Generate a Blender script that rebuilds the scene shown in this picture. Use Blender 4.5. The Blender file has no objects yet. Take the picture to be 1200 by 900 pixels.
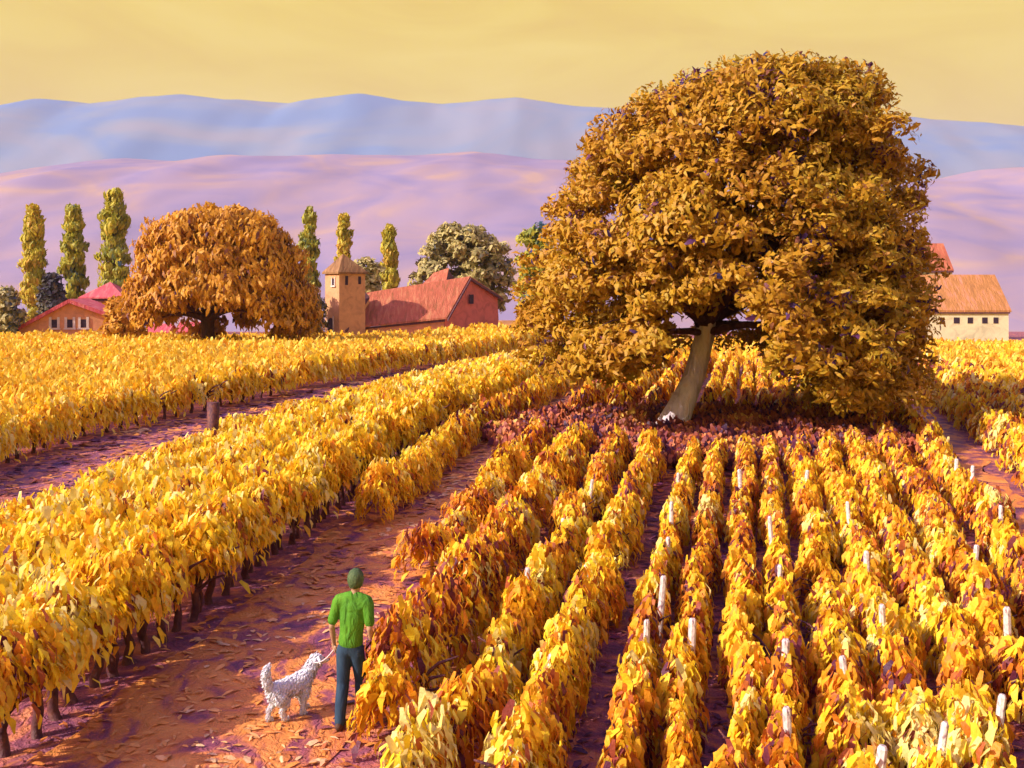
import bpy, bmesh, math, random
import numpy as np
from mathutils import Vector, Matrix

rng = np.random.default_rng(11)
random.seed(5)
scene = bpy.context.scene
C = scene.collection
EYE = 5.0
F = 1200.0
HY = 340.0


def P(x, y, Z):
    """metric position of something Z metres away that the photograph shows at (x, y)"""
    return Vector(((x - 600) / F * Z, Z, EYE - (y - HY) / F * Z))


def sstep(a, b, x):
    t = np.clip((np.asarray(x, float) - a) / (b - a), 0, 1)
    return t * t * (3 - 2 * t)


def gz(X, Y):
    X = np.asarray(X, float); Y = np.asarray(Y, float)
    z = -1.35 * sstep(50, 115, Y)
    z = z + 1.1 * np.exp(-((X + 1.0) / 9.0) ** 2 - ((Y - 122) / 22.0) ** 2)
    z = z - 72 * sstep(135, 800, Y)
    return z


# ------------------------------------------------------------------ object helpers
def link(o, parent=None):
    C.objects.link(o)
    if parent is not None:
        o.parent = parent
    return o


def tag(o, label=None, cat=None, group=None, kind=None):
    if label: o['label'] = label
    if cat: o['category'] = cat
    if group: o['group'] = group
    if kind: o['kind'] = kind
    return o


def thing(name, label, cat, loc=(0, 0, 0), rz=0.0, group=None):
    o = bpy.data.objects.new(name, None)
    o.empty_display_size = 0.3
    o.location = loc
    o.rotation_euler = (0, 0, rz)
    link(o)
    return tag(o, label, cat, group)


def mesh_np(name, V, Fq, mat, parent=None, hue=None, origin=None, smooth=False, k=4):
    """V (n,3); Fq (m,k) equal sided faces; world coordinates unless parent (then relative to origin)."""
    V = np.asarray(V, np.float32)
    if parent is not None:
        loc = np.array(parent.location, np.float32)
        V = V - loc
        rz = parent.rotation_euler[2]
        if abs(rz) > 1e-9:
            c, s = math.cos(-rz), math.sin(-rz)
            V = np.stack([V[:, 0] * c - V[:, 1] * s, V[:, 0] * s + V[:, 1] * c, V[:, 2]], 1)
    Fq = np.asarray(Fq, np.int32)
    me = bpy.data.meshes.new(name)
    me.vertices.add(len(V)); me.vertices.foreach_set('co', np.ascontiguousarray(V, np.float32).ravel())
    m = len(Fq)
    me.loops.add(m * k); me.loops.foreach_set('vertex_index', np.ascontiguousarray(Fq).ravel())
    me.polygons.add(m)
    me.polygons.foreach_set('loop_start', np.arange(0, m * k, k, dtype=np.int32))
    me.polygons.foreach_set('loop_total', np.full(m, k, np.int32))
    if smooth:
        me.polygons.foreach_set('use_smooth', np.ones(m, bool))
    me.update(calc_edges=True)
    if hue is not None:
        a = me.attributes.new('hue', 'FLOAT', 'FACE')
        a.data.foreach_set('value', np.asarray(hue, np.float32))
    me.materials.append(mat)
    return link(bpy.data.objects.new(name, me), parent)


def bm_obj(name, bm, mat, parent=None, smooth=False):
    me = bpy.data.meshes.new(name)
    bmesh.ops.recalc_face_normals(bm, faces=bm.faces)
    bm.to_mesh(me); bm.free()
    if smooth:
        for p in me.polygons: p.use_smooth = True
    me.materials.append(mat)
    return link(bpy.data.objects.new(name, me), parent)


def poly_solid(bm, pts, ext):
    """closed prism: polygon pts extruded by vector ext"""
    ext = Vector(ext)
    a = [bm.verts.new(Vector(p)) for p in pts]
    b = [bm.verts.new(Vector(p) + ext) for p in pts]
    bm.faces.new(a); bm.faces.new(list(reversed(b)))
    n = len(a)
    for i in range(n):
        bm.faces.new([a[i], b[i], b[(i + 1) % n], a[(i + 1) % n]])


def box(bm, x0, x1, y0, y1, z0, z1):
    poly_solid(bm, [(x0, y0, z0), (x1, y0, z0), (x1, y1, z0), (x0, y1, z0)], (0, 0, z1 - z0))


# ------------------------------------------------------------------ smooth noise
_ph = rng.uniform(0, 6.28, (24,)); _dir = rng.normal(size=(24, 3))
_dir /= np.linalg.norm(_dir, axis=1)[:, None]
_fr = np.linspace(0.7, 2.4, 24)


def noise(p, f=1.0, seed=0):
    p = np.asarray(p, float)
    s = np.zeros(len(p))
    for i in range(7):
        j = (i * 3 + seed * 5) % 24
        s += np.sin(p @ (_dir[j] * f * _fr[j]) * 2.2 + _ph[(j + seed) % 24])
    return s / 7 * 1.8


def unit(v):
    n = np.linalg.norm(v, axis=1)[:, None]
    return v / np.maximum(n, 1e-9)


# ------------------------------------------------------------------ leaf sprays
def dabs(cen, d, n, L, W, bend=0.18):
    """leaf sprays: long bent blades, 6 vertices / 2 quads each. returns V, F"""
    N = len(cen)
    d = unit(d); n = n - (n * d).sum(1)[:, None] * d; n = unit(n)
    s = np.cross(d, n)
    L = np.broadcast_to(L, (N,))[:, None]; W = np.broadcast_to(W, (N,))[:, None]
    b = bend * L
    v = np.empty((N, 6, 3))
    v[:, 0] = cen - d * L * .5 - s * W * .30 - n * b * .5
    v[:, 1] = cen - d * L * .5 + s * W * .30 - n * b * .5
    v[:, 2] = cen + s * W * .55 + n * b * .5
    v[:, 3] = cen - s * W * .55 + n * b * .5
    v[:, 4] = cen + d * L * .5 + s * W * .16 - n * b * .7
    v[:, 5] = cen + d * L * .5 - s * W * .16 - n * b * .7
    base = (np.arange(N) * 6)[:, None]
    f1 = base + np.array([0, 1, 2, 3]); f2 = base + np.array([3, 2, 4, 5])
    Fq = np.stack([f1, f2], 1).reshape(-1, 4)
    return v.reshape(-1, 3), Fq


def merge(parts):
    Vs, Fs, Hs, o = [], [], [], 0
    for V, Fq, H in parts:
        Vs.append(V); Fs.append(Fq + o); Hs.append(H); o += len(V)
    return np.concatenate(Vs), np.concatenate(Fs), np.concatenate(Hs)


# ------------------------------------------------------------------ materials
def new_mat(name):
    m = bpy.data.materials.new(name); m.use_nodes = True
    nt = m.node_tree; nt.nodes.clear()
    return m, nt, nt.nodes, nt.links


def ramp(nd, stops, interp='LINEAR'):
    r = nd.new('ShaderNodeValToRGB'); r.color_ramp.interpolation = interp
    e = r.color_ramp.elements
    e[0].position, e[0].color = stops[0][0], (*stops[0][1], 1)
    e[1].position, e[1].color = stops[-1][0], (*stops[-1][1], 1)
    for p, c in stops[1:-1]:
        x = e.new(p); x.color = (*c, 1)
    return r


def leaf_mat(name, stops, transl=0.22, rough=0.5, vary=0.25):
    m, nt, nd, lk = new_mat(name)
    out = nd.new('ShaderNodeOutputMaterial')
    at = nd.new('ShaderNodeAttribute'); at.attribute_name = 'hue'; at.attribute_type = 'GEOMETRY'
    r = ramp(nd, stops); lk.new(at.outputs['Fac'], r.inputs[0])
    tc = nd.new('ShaderNodeTexCoord')
    nz = nd.new('ShaderNodeTexNoise'); nz.inputs['Scale'].default_value = 9; nz.inputs['Detail'].default_value = 3
    lk.new(tc.outputs['Object'], nz.inputs['Vector'])
    hsv = nd.new('ShaderNodeHueSaturation')
    mr = nd.new('ShaderNodeMapRange'); mr.inputs['From Min'].default_value = .3; mr.inputs['From Max'].default_value = .7
    mr.inputs['To Min'].default_value = 1 - vary; mr.inputs['To Max'].default_value = 1 + vary
    lk.new(nz.outputs['Fac'], mr.inputs['Value']); lk.new(mr.outputs[0], hsv.inputs['Value'])
    lk.new(r.outputs[0], hsv.inputs['Color'])
    p = nd.new('ShaderNodeBsdfPrincipled'); p.inputs['Roughness'].default_value = rough
    p.inputs['Specular IOR Level'].default_value = .3
    lk.new(hsv.outputs[0], p.inputs['Base Color'])
    bp = nd.new('ShaderNodeBump'); bp.inputs['Strength'].default_value = .5; bp.inputs['Distance'].default_value = .02
    n2 = nd.new('ShaderNodeTexNoise'); n2.inputs['Scale'].default_value = 30
    lk.new(tc.outputs['Object'], n2.inputs['Vector']); lk.new(n2.outputs['Fac'], bp.inputs['Height'])
    lk.new(bp.outputs[0], p.inputs['Normal'])
    t = nd.new('ShaderNodeBsdfTranslucent'); lk.new(hsv.outputs[0], t.inputs['Color'])
    mx = nd.new('ShaderNodeMixShader'); mx.inputs[0].default_value = transl
    lk.new(p.outputs[0], mx.inputs[1]); lk.new(t.outputs[0], mx.inputs[2])
    lk.new(mx.outputs[0], out.inputs['Surface'])
    return m


def surf_mat(name, stops, scale=3.0, stretch=(1, 1, 1), rough=0.75, bump=0.4, bscale=20, bdist=.03, distort=1.2, detail=5, spec=.3):
    m, nt, nd, lk = new_mat(name)
    out = nd.new('ShaderNodeOutputMaterial')
    tc = nd.new('ShaderNodeTexCoord'); mp = nd.new('ShaderNodeMapping'); mp.inputs['Scale'].default_value = stretch
    lk.new(tc.outputs['Object'], mp.inputs['Vector'])
    nz = nd.new('ShaderNodeTexNoise'); nz.inputs['Scale'].default_value = scale
    nz.inputs['Detail'].default_value = detail; nz.inputs['Distortion'].default_value = distort
    lk.new(mp.outputs[0], nz.inputs['Vector'])
    r = ramp(nd, stops); lk.new(nz.outputs['Fac'], r.inputs[0])
    p = nd.new('ShaderNodeBsdfPrincipled'); p.inputs['Roughness'].default_value = rough
    p.inputs['Specular IOR Level'].default_value = spec
    lk.new(r.outputs[0], p.inputs['Base Color'])
    n2 = nd.new('ShaderNodeTexNoise'); n2.inputs['Scale'].default_value = bscale; n2.inputs['Detail'].default_value = 4
    n2.inputs['Distortion'].default_value = distort
    lk.new(mp.outputs[0], n2.inputs['Vector'])
    bp = nd.new('ShaderNodeBump'); bp.inputs['Strength'].default_value = bump; bp.inputs['Distance'].default_value = bdist
    lk.new(n2.outputs['Fac'], bp.inputs['Height']); lk.new(bp.outputs[0], p.inputs['Normal'])
    lk.new(p.outputs[0], out.inputs['Surface'])
    return m


# hue 0..1 : burgundy -> rust -> orange -> gold -> lemon -> cream
VINE = [(0.0, (.05, .012, .045)), (.10, (.13, .025, .06)), (.18, (.32, .07, .04)), (.28, (.66, .19, .015)),
        (.40, (.82, .35, .02)), (.55, (.89, .49, .028)), (.72, (.90, .60, .022)), (.88, (.90, .71, .04)), (1.0, (.88, .75, .28))]
M = {}
M['vine'] = leaf_mat('vine_leaves', VINE, .34, vary=.18)
M['vine_far'] = leaf_mat('vine_leaves_gold', [(0, (.50, .15, .03)), (.2, (.80, .34, .02)), (.5, (.89, .50, .035)), (.8, (.90, .60, .03)), (1, (.88, .69, .12))], .34, vary=.15)
M['litter'] = leaf_mat('fallen_leaves', [(0, (.08, .02, .08)), (.18, (.17, .04, .10)), (.38, (.46, .13, .05)), (.6, (.70, .27, .05)), (.85, (.74, .36, .11)), (1, (.76, .48, .24))], .05)
M['oak'] = leaf_mat('ochre_leaves', [(0, (.05, .05, .18)), (.06, (.12, .03, .12)), (.14, (.34, .14, .02)), (.35, (.48, .24, .014)), (.6, (.54, .31, .018)), (.85, (.48, .35, .03)), (.95, (.58, .31, .05)), (1, (.64, .34, .12))], .34)
M['oak_left'] = leaf_mat('amber_leaves', [(0, (.07, .02, .08)), (.12, (.30, .11, .02)), (.3, (.54, .25, .02)), (.55, (.66, .33, .025)), (.8, (.70, .38, .035)), (1, (.74, .48, .13))], .32)
M['poplar'] = leaf_mat('poplar_leaves', [(0, (.05, .12, .17)), (.2, (.24, .28, .05)), (.5, (.50, .47, .05)), (.8, (.66, .54, .05)), (1, (.74, .46, .08))], .3)
M['olive'] = leaf_mat('grey_green_leaves', [(0, (.07, .10, .16)), (.25, (.34, .30, .12)), (.6, (.52, .44, .15)), (1, (.62, .52, .22))], .25)
M['bush'] = leaf_mat('bush_leaves', [(0, (.05, .05, .09)), (.5, (.12, .11, .06)), (1, (.22, .18, .06))], .15)
M['under'] = leaf_mat('undergrowth_shade_leaves', [(0, (.05, .012, .05)), (.25, (.16, .03, .05)), (.55, (.42, .10, .03)), (.85, (.62, .24, .05)), (1, (.8, .5, .08))], .15)
M['cane'] = surf_mat('vine_wood', [(.3, (.05, .012, .03)), (.5, (.10, .03, .035)), (.7, (.22, .07, .03))], 6, rough=.6, bump=.6)
M['stake'] = surf_mat('whitewashed_stake', [(.36, (.30, .18, .20)), (.48, (.66, .56, .50)), (.65, (.82, .76, .66))], 7, rough=.5, bump=.4, bscale=40, bdist=.01)
M['bark_pale'] = surf_mat('pale_bark', [(.28, (.42, .30, .42)), (.42, (.68, .58, .70)), (.58, (.84, .72, .78)), (.75, (.82, .54, .46))], 2.2, (1, 1, .35), rough=.55, bump=1, bscale=5, bdist=.12)
M['bark_dark'] = surf_mat('dark_bark', [(.3, (.035, .012, .03)), (.55, (.09, .03, .04)), (.8, (.24, .11, .08))], 2.5, (1, 1, .4), rough=.6, bump=.8, bscale=8, bdist=.06)
M['soil'] = surf_mat('shadow_tinted_soil', [(.28, (.10, .03, .09)), (.42, (.20, .06, .12)), (.52, (.34, .10, .12)), (.62, (.56, .19, .09)), (.75, (.66, .30, .17))], 1.3, (1, .8, 1), rough=.6, bump=.9, bscale=7, bdist=.07, distort=2.2)  # purple stops put the colour of ground shadows into the soil
M['path'] = surf_mat('shadow_tinted_dirt', [(.32, (.14, .035, .10)), (.42, (.30, .08, .10)), (.50, (.60, .20, .055)), (.62, (.72, .28, .06)), (.76, (.74, .36, .13))], .8, (1, .7, 1), rough=.55, bump=.9, bscale=6, bdist=.06, distort=2.6)  # orange dirt; the purple patches carry shadow tint in the colour


# ------------------------------------------------------------------ camera, light, sky
cam_d = bpy.data.cameras.new('camera'); cam = link(bpy.data.objects.new('camera', cam_d))
cam.location = (0, 0, EYE); cam.rotation_euler = (math.radians(90), 0, 0)
cam_d.sensor_width = 36; cam_d.lens = 36; cam_d.shift_y = -(450 - HY) / 1200
cam_d.clip_start = .1; cam_d.clip_end = 30000
scene.camera = cam

SD = Vector((-.90, -.41, .62)).normalized()       # towards the sun
sun_d = bpy.data.lights.new('sun', 'SUN'); sun_d.energy = 5.0; sun_d.angle = math.radians(.6); sun_d.color = (1, .91, .74)
sun = link(bpy.data.objects.new('sun', sun_d)); sun.rotation_euler = SD.to_track_quat('Z', 'Y').to_euler()
sun.location = (-30, -20, 40)

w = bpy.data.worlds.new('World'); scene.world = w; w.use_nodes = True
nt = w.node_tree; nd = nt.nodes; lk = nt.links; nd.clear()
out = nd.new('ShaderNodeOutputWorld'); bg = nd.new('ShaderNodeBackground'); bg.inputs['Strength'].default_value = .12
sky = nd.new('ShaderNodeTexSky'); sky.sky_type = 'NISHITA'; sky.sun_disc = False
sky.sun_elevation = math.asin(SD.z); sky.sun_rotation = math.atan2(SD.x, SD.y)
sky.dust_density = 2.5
tc = nd.new('ShaderNodeTexCoord')
sep = nd.new('ShaderNodeSeparateXYZ'); lk.new(tc.outputs['Generated'], sep.inputs[0])
mp = nd.new('ShaderNodeMapping'); mp.inputs['Scale'].default_value = (2.5, 2.5, 9)
lk.new(tc.outputs['Generated'], mp.inputs['Vector'])
nz = nd.new('ShaderNodeTexNoise'); nz.inputs['Scale'].default_value = 1.6; nz.inputs['Detail'].default_value = 5; nz.inputs['Distortion'].default_value = 1.5
lk.new(mp.outputs[0], nz.inputs['Vector'])
S = 1 / .12
gold = ramp(nd, [(.3, (.70, .485, .04)), (.5, (.75, .55, .06)), (.72, (.79, .60, .10))])
lk.new(nz.outputs['Fac'], gold.inputs[0])
sc1 = nd.new('ShaderNodeVectorMath'); sc1.operation = 'SCALE'; sc1.inputs['Scale'].default_value = S
lk.new(gold.outputs[0], sc1.inputs[0])
tint = nd.new('ShaderNodeVectorMath'); tint.operation = 'MULTIPLY'; tint.inputs[1].default_value = (1.75, 1.12, 1.9)  # violet gain on the sky above the frame, added to colour the shadows
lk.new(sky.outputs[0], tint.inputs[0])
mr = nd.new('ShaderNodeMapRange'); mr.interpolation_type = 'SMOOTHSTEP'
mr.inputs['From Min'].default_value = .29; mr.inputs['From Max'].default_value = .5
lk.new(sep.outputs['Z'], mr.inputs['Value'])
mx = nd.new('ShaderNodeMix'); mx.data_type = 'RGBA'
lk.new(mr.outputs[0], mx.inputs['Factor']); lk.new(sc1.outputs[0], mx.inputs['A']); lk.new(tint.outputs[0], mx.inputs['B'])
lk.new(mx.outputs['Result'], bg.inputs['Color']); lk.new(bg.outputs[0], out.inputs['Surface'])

vs = scene.view_settings; vs.view_transform = 'Standard'; vs.look = 'None'; vs.exposure = 0.32; vs.gamma = 1
vs.use_curve_mapping = False
scene.cycles.max_bounces = 6; scene.cycles.diffuse_bounces = 3; scene.cycles.glossy_bounces = 2
scene.cycles.volume_bounces = 0; scene.cycles.use_denoising = True

# ------------------------------------------------------------------ ground, hills
ys = np.concatenate([np.arange(-12, 60, 1.0), np.arange(60, 160, 3.0), np.geomspace(160, 9000, 40)])
xs = np.concatenate([-np.geomspace(9000, 62, 26), np.arange(-60, 60.1, 2.0), np.geomspace(62, 9000, 26)])


def grid(name, xs, ys, zf, mat, kind='structure'):
    X, Y = np.meshgrid(xs, ys); Zz = zf(X, Y)
    V = np.stack([X.ravel(), Y.ravel(), Zz.ravel()], 1)
    nx, ny = len(xs), len(ys)
    i = np.arange(ny - 1)[:, None] * nx + np.arange(nx - 1)[None, :]
    Fq = np.stack([i, i + 1, i + nx + 1, i + nx], -1).reshape(-1, 4)
    o = mesh_np(name, V, Fq, mat, smooth=True)
    o['kind'] = kind
    return o


tag(grid('ground', xs, ys, gz, M['soil']), 'orange vineyard soil tinted with shadow purple between the rows')


def hills(name, label, prof, Yc, front, back, base, amp, stops, seed, nscale):
    px = np.array([p[0] for p in prof], float); py = np.array([p[1] for p in prof], float)
    xs = np.linspace(-1.1 * Yc, 1.1 * Yc, 420)
    v = np.linspace(0, 1, 60)
    ys = Yc - front + v * (front + back)

    def zf(X, Y):
        img = 600 + F * X / Yc
        top = EYE + (HY - np.interp(img, px, py)) / F * Yc
        t = np.where(Y < Yc, (Y - (Yc - front)) / front, 1 - .6 * (Y - Yc) / back)
        prof_ = np.where(Y < Yc, np.sin(np.clip(t, 0, 1) * math.pi / 2) ** 1.15, t)
        p = np.stack([X.ravel(), Y.ravel() * .45, 0 * X.ravel()], 1)
        n = (noise(p, 9.0 / Yc, seed) + .55 * noise(p, 24.0 / Yc, seed + 1) + .3 * noise(p, 60.0 / Yc, seed + 2)).reshape(X.shape)
        away = np.clip(1 - np.abs(Y - Yc) / (front * .30), 0, 1)
        z = base + (top - base) * prof_ + amp * n * (1 - away) * np.clip(t * 3, 0, 1)
        z = z + amp * .10 * away * n
        return z
    m = surf_mat(name + '_slopes', stops, nscale, (1, .6, 2.4), rough=.95, bump=.0, distort=1.0, detail=6, spec=.05)
    o = grid(name, xs, ys, zf, m)
    o['label'] = label
    return o


PROF_FAR = [(-900, 165), (-300, 128), (0, 138), (30, 130), (75, 121), (130, 127), (190, 119), (230, 117), (290, 124), (350, 128), (385, 121), (430, 114),
            (480, 122), (520, 126), (570, 121), (605, 118), (650, 127), (720, 133), (800, 140), (900, 128), (1000, 138), (1070, 146), (1130, 150), (1200, 156), (1500, 140), (2100, 165)]
PROF_NEAR = [(-900, 230), (-200, 225), (0, 216), (60, 212), (110, 203), (180, 192), (240, 194), (300, 189), (370, 192), (430, 190), (500, 187), (560, 182),
             (620, 190), (680, 193), (740, 205), (850, 215), (1000, 222), (1080, 214), (1125, 203), (1170, 201), (1200, 205), (1300, 215), (1500, 200), (2100, 230)]
hills('mountains', 'far blue mountain range under the yellow sky', PROF_FAR, 5200, 2000, 1200, -90, 16,
      [(.40, (.13, .23, .40)), (.52, (.19, .26, .36)), (.66, (.24, .27, .33))], 1, .0016)  # blue of the distance haze is partly put into this base colour
hills('hills', 'lavender and pink hills behind the vineyard', PROF_NEAR, 2000, 1100, 900, -80, 9,
      [(.32, (.25, .22, .35)), (.45, (.31, .25, .34)), (.56, (.36, .27, .31)), (.68, (.44, .31, .25))], 3, .007)  # lavender haze tint mixed into the slope colours


def rowX(u, Z):
    Z = np.asarray(Z, float)
    return .2333 * Z + u * (.72 + .28 * np.clip((Z - 9) / 25, 0, 1))


def strip(name, u, half, z0, z1, mat, lift, label, wob=.25):
    zz = np.arange(z0, z1 + .01, .6)
    c = rowX(u, zz)
    ts = np.linspace(-1, 1, 9)
    V = []
    for k, t in enumerate(ts):
        ww = half + wob * noise(np.stack([zz, 0 * zz + np.sign(t) * 7, 0 * zz], 1), .8, 4) * abs(t)
        X = c + t * ww
        V.append(np.stack([X, zz, gz(X, zz) + lift], 1))
    V = np.stack(V, 1).reshape(-1, 3)
    n = len(ts)
    i = np.arange(len(zz) - 1)[:, None] * n + np.arange(n - 1)[None, :]
    Fq = np.stack([i, i + 1, i + n + 1, i + n], -1).reshape(-1, 4)
    o = mesh_np(name, V, Fq, mat, smooth=True)
    return tag(o, label, kind='structure')


strip('path', -8.1, 1.6, 7.5, 60, M['path'], .012, 'dirt path of orange earth along which the man walks')
strip('lane', -19.9, 2.0, 12, 100, M['soil'], .012, 'narrow dirt lane crossing the left vineyard')
strip('track', 6.75, .42, 12, 75, M['path'], .012, 'thin reddish track beside the right vineyard')


# ------------------------------------------------------------------ vine rows
TREE = (6.0, 36.0)


def row_leaves(u, z0, z1, H, hw, dens=1.0, bias=.0, k=.0075, Lmin=.18, low=.28, gap=None, tree_shade_hue=True, ratio=(.20, .42)):
    parts = []
    zs = np.arange(z0, z1, 1.0)
    for z in zs:
        z_hi = min(z + 1.0, z1)
        L0 = max(Lmin, k * z)
        n = int(dens * (z_hi - z) * 26.0 * (H + hw) / (L0 * L0 * 1.0) * .66)
        if n <= 0: continue
        s = rng.uniform(z, z_hi, n)
        if gap is not None:
            x_ = rowX(u, s)
            dd = np.hypot((x_ - gap[0]) / gap[2], (s - gap[1]) / gap[3])
            s = s[dd > 1 + rng.uniform(-.12, .12, len(s))]
            n = len(s)
            if n == 0: continue
        # visible only: a loose half ellipse with bumps from plant to plant
        t = rng.uniform(-.12, math.pi + .12, n) if low < .4 else rng.uniform(0, math.pi, n)
        p1 = np.stack([s, 0 * s + u * 3.1, 0 * s], 1)
        lump = .5 + .5 * np.cos(2 * math.pi * s / 1.15 + u * 5)
        Hh = H * (.80 + .18 * lump + .20 * noise(p1, 1.3, 2) + .08 * noise(p1, 4.0, 5))
        Wh = hw * (.74 + .32 * lump + .30 * noise(p1, 1.5, 3) + .1 * noise(p1, 4.5, 4))
        rr = np.clip(1 - np.abs(rng.normal(0, .22, n)), .2, 1) + rng.normal(0, .05, n)
        lat = Wh * np.cos(t) * rr
        top = np.maximum(np.sin(t), -.1)
        zz = low * H + (Hh - low * H) * np.sign(top) * np.abs(top) ** .8 * rr
        hang = rng.random(n) < (.16 if low < .4 else .05)
        zz = np.where(hang, zz - rng.uniform(0, .35, n) * H, zz)
        zz = np.maximum(zz, .04)
        wob = min(hw, .35) * (.5 * noise(np.stack([s, 0 * s + u * 5.7, 0 * s + 3], 1), .55, 1) + .16 * noise(p1, 2.3, 6))
        X = rowX(u, s) + lat + wob
        weak = noise(np.stack([s, 0 * s + u * 9.1, 0 * s], 1), 1.5, 4) + .25 * noise(p1, 5, 2)
        keep = (rng.random(n) > np.clip((weak - .45) * 3.0, 0, .92)) if low < .4 else np.ones(n, bool)
        # slight perpendicular correction is negligible for these rows
        c = np.stack([X, s, gz(X, s) + zz], 1)
        d = np.stack([np.cos(t) * .35 + rng.normal(0, .27, n), rng.normal(0, .30, n), -np.ones(n)], 1)
        nn = np.stack([np.cos(t) + rng.normal(0, .45, n), rng.normal(-.15, .45, n), np.sin(t) * .9 + (.2 if u > -7 else .5) + rng.normal(0, .35, n)], 1)
        L = L0 * rng.uniform(.6, 1.45, n); W = L * rng.uniform(ratio[0], ratio[1], n)
        p3 = np.stack([X, s, zz * 1.4], 1)
        hue = .68 + (.28 if u > -7 else .12) * noise(p3, 1.0, 5) + (0 if u > -7 else .04) + .12 * noise(p3, 3.2, 6) + rng.normal(0, .13, n) + bias
        # orange-rust leaves hanging low on the canes, and burgundy ones scattered through
        redder = rng.random(n) < ((.13 if u > -7 else .03) + (.5 if u > -7 else .25) * (noise(p3, 1.1, 7) > (.28 if u > -7 else .55)))
        hue = np.where(redder, rng.uniform(.08, .42, n), hue)
        if tree_shade_hue:  # redder, darker leaves around the trunk paint in the crown's shade
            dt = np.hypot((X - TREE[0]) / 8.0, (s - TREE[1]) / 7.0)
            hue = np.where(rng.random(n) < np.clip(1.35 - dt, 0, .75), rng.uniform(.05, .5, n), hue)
        hue = np.clip(hue, 0, 1)
        c, d, nn, L, W, hue = c[keep], d[keep], nn[keep], L[keep], W[keep], hue[keep]
        V, Fq = dabs(c, d, nn, L, W)
        parts.append((V, Fq, np.repeat(hue, 2)))
    return merge(parts)


def tube(pts, rad, seg=8, jitter=0.0):
    pts = [Vector(p) for p in pts]
    V, Fq = [], []
    up = Vector((0, 1, 0.1))
    for i, p in enumerate(pts):
        t = (pts[min(i + 1, len(pts) - 1)] - pts[max(i - 1, 0)]).normalized()
        a = t.cross(up)
        if a.length < 1e-3: a = t.cross(Vector((1, 0, 0)))
        a.normalize(); b = t.cross(a)
        for j in range(seg):
            an = 2 * math.pi * j / seg
            r = rad[i] * (1 + random.uniform(-jitter, jitter))
            V.append(p + (a * math.cos(an) + b * math.sin(an)) * r)
    for i in range(len(pts) - 1):
        for j in range(seg):
            Fq.append((i * seg + j, i * seg + (j + 1) % seg, (i + 1) * seg + (j + 1) % seg, (i + 1) * seg + j))
    n = len(V)
    # close the ends with quads fan (end centre duplicated ring of tiny radius)
    for end, ring in ((0, 0), (1, (len(pts) - 1) * seg)):
        cpt = pts[0] if end == 0 else pts[-1]
        b0 = len(V)
        for j in range(seg):
            V.append(cpt + (V[ring + j] - cpt) * .05)
        for j in range(seg):
            Fq.append((ring + j, ring + (j + 1) % seg, b0 + (j + 1) % seg, b0 + j))
    return np.array([tuple(v) for v in V]), np.array(Fq)


# a gnarled vine trunk and a stake, built once and copied
def vine_trunk_mesh(seed):
    random.seed(seed)
    parts = []
    x = y = 0
    pts, rad = [], []
    for i in range(6):
        h = -.05 + i * .13
        pts.append((x, y, h)); rad.append(.055 - .005 * i)
        x += random.uniform(-.04, .04); y += random.uniform(-.04, .04)
    V, Fq = tube(pts, rad, 7, .15); parts.append((V, Fq, np.zeros(len(Fq))))
    for q in range(5):
        a = random.uniform(0, 6.28); l = random.uniform(.25, .5)
        b = pts[random.choice((3, 4, 5))]
        e = (b[0] + math.cos(a) * l * .45, b[1] + math.sin(a) * l, b[2] + random.uniform(.1, .35))
        m_ = ((b[0] + e[0]) / 2, (b[1] + e[1]) / 2, (b[2] + e[2]) / 2 + .06)
        V, Fq = tube([b, m_, e], [.028, .02, .012], 5, .1); parts.append((V, Fq, np.zeros(len(Fq))))
    return merge(parts)


def raw_mesh(name, V, Fq, mat):
    o = mesh_np(name, V, Fq, mat); me = o.data
    bpy.data.objects.remove(o)
    return me


TRUNKS = [raw_mesh('trunk', *vine_trunk_mesh(40 + i)[:2], M['cane']) for i in range(4)]


def stake_mesh():
    bm = bmesh.new()
    bmesh.ops.create_cone(bm, cap_ends=True, segments=8, radius1=.055, radius2=.048, depth=1.16,
                          matrix=Matrix.Translation((0, 0, .51)))
    bmesh.ops.create_cone(bm, cap_ends=True, segments=8, radius1=.048, radius2=.03, depth=.03,
                          matrix=Matrix.Translation((0, 0, 1.105)))
    me = bpy.data.meshes.new('stake'); bm.to_mesh(me); bm.free(); me.materials.append(M['stake'])
    return me


STAKE = stake_mesh()


def vine_row(u, z0, z1, H, hw, label, dens=1.0, bias=0.0, gap=None, trunk_to=24, Lmin=.18, step=1.15, tree_shade_hue=True, mat='vine', low=.28):
    root = thing('vine_row', label, 'vine row', (float(rowX(u, z0)), z0, 0), 0, 'rows of golden grapevines')
    V, Fq, Hh = row_leaves(u, z0, z1, H, hw, dens, bias, gap=gap, Lmin=Lmin, tree_shade_hue=tree_shade_hue, low=low)
    mesh_np('foliage', V, Fq, M[mat], root, Hh)
    z = math.ceil(z0 / step) * step + .1; i = 0
    r = random.Random(int(u * 100) + 7)
    while z < trunk_to and i < 95:
        X = float(rowX(u, z)) + r.uniform(-.08, .08)
        o = bpy.data.objects.new('trunk', TRUNKS[r.randrange(4)])
        link(o, root); o.location = (X - root.location.x, z - root.location.y, 0)
        s = H / 1.25
        o.scale = (s * 1.1, s * 1.1, s * r.uniform(.9, 1.15)); o.rotation_euler = (0, 0, r.uniform(0, 6.28))
        z += step * r.uniform(.8, 1.2); i += 1
    return root


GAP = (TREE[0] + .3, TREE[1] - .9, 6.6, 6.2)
ORD = ['second', 'third', 'fourth', 'fifth', 'sixth', 'seventh', 'eighth', 'ninth', 'tenth', 'eleventh', 'twelfth']
rows = {}
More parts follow.
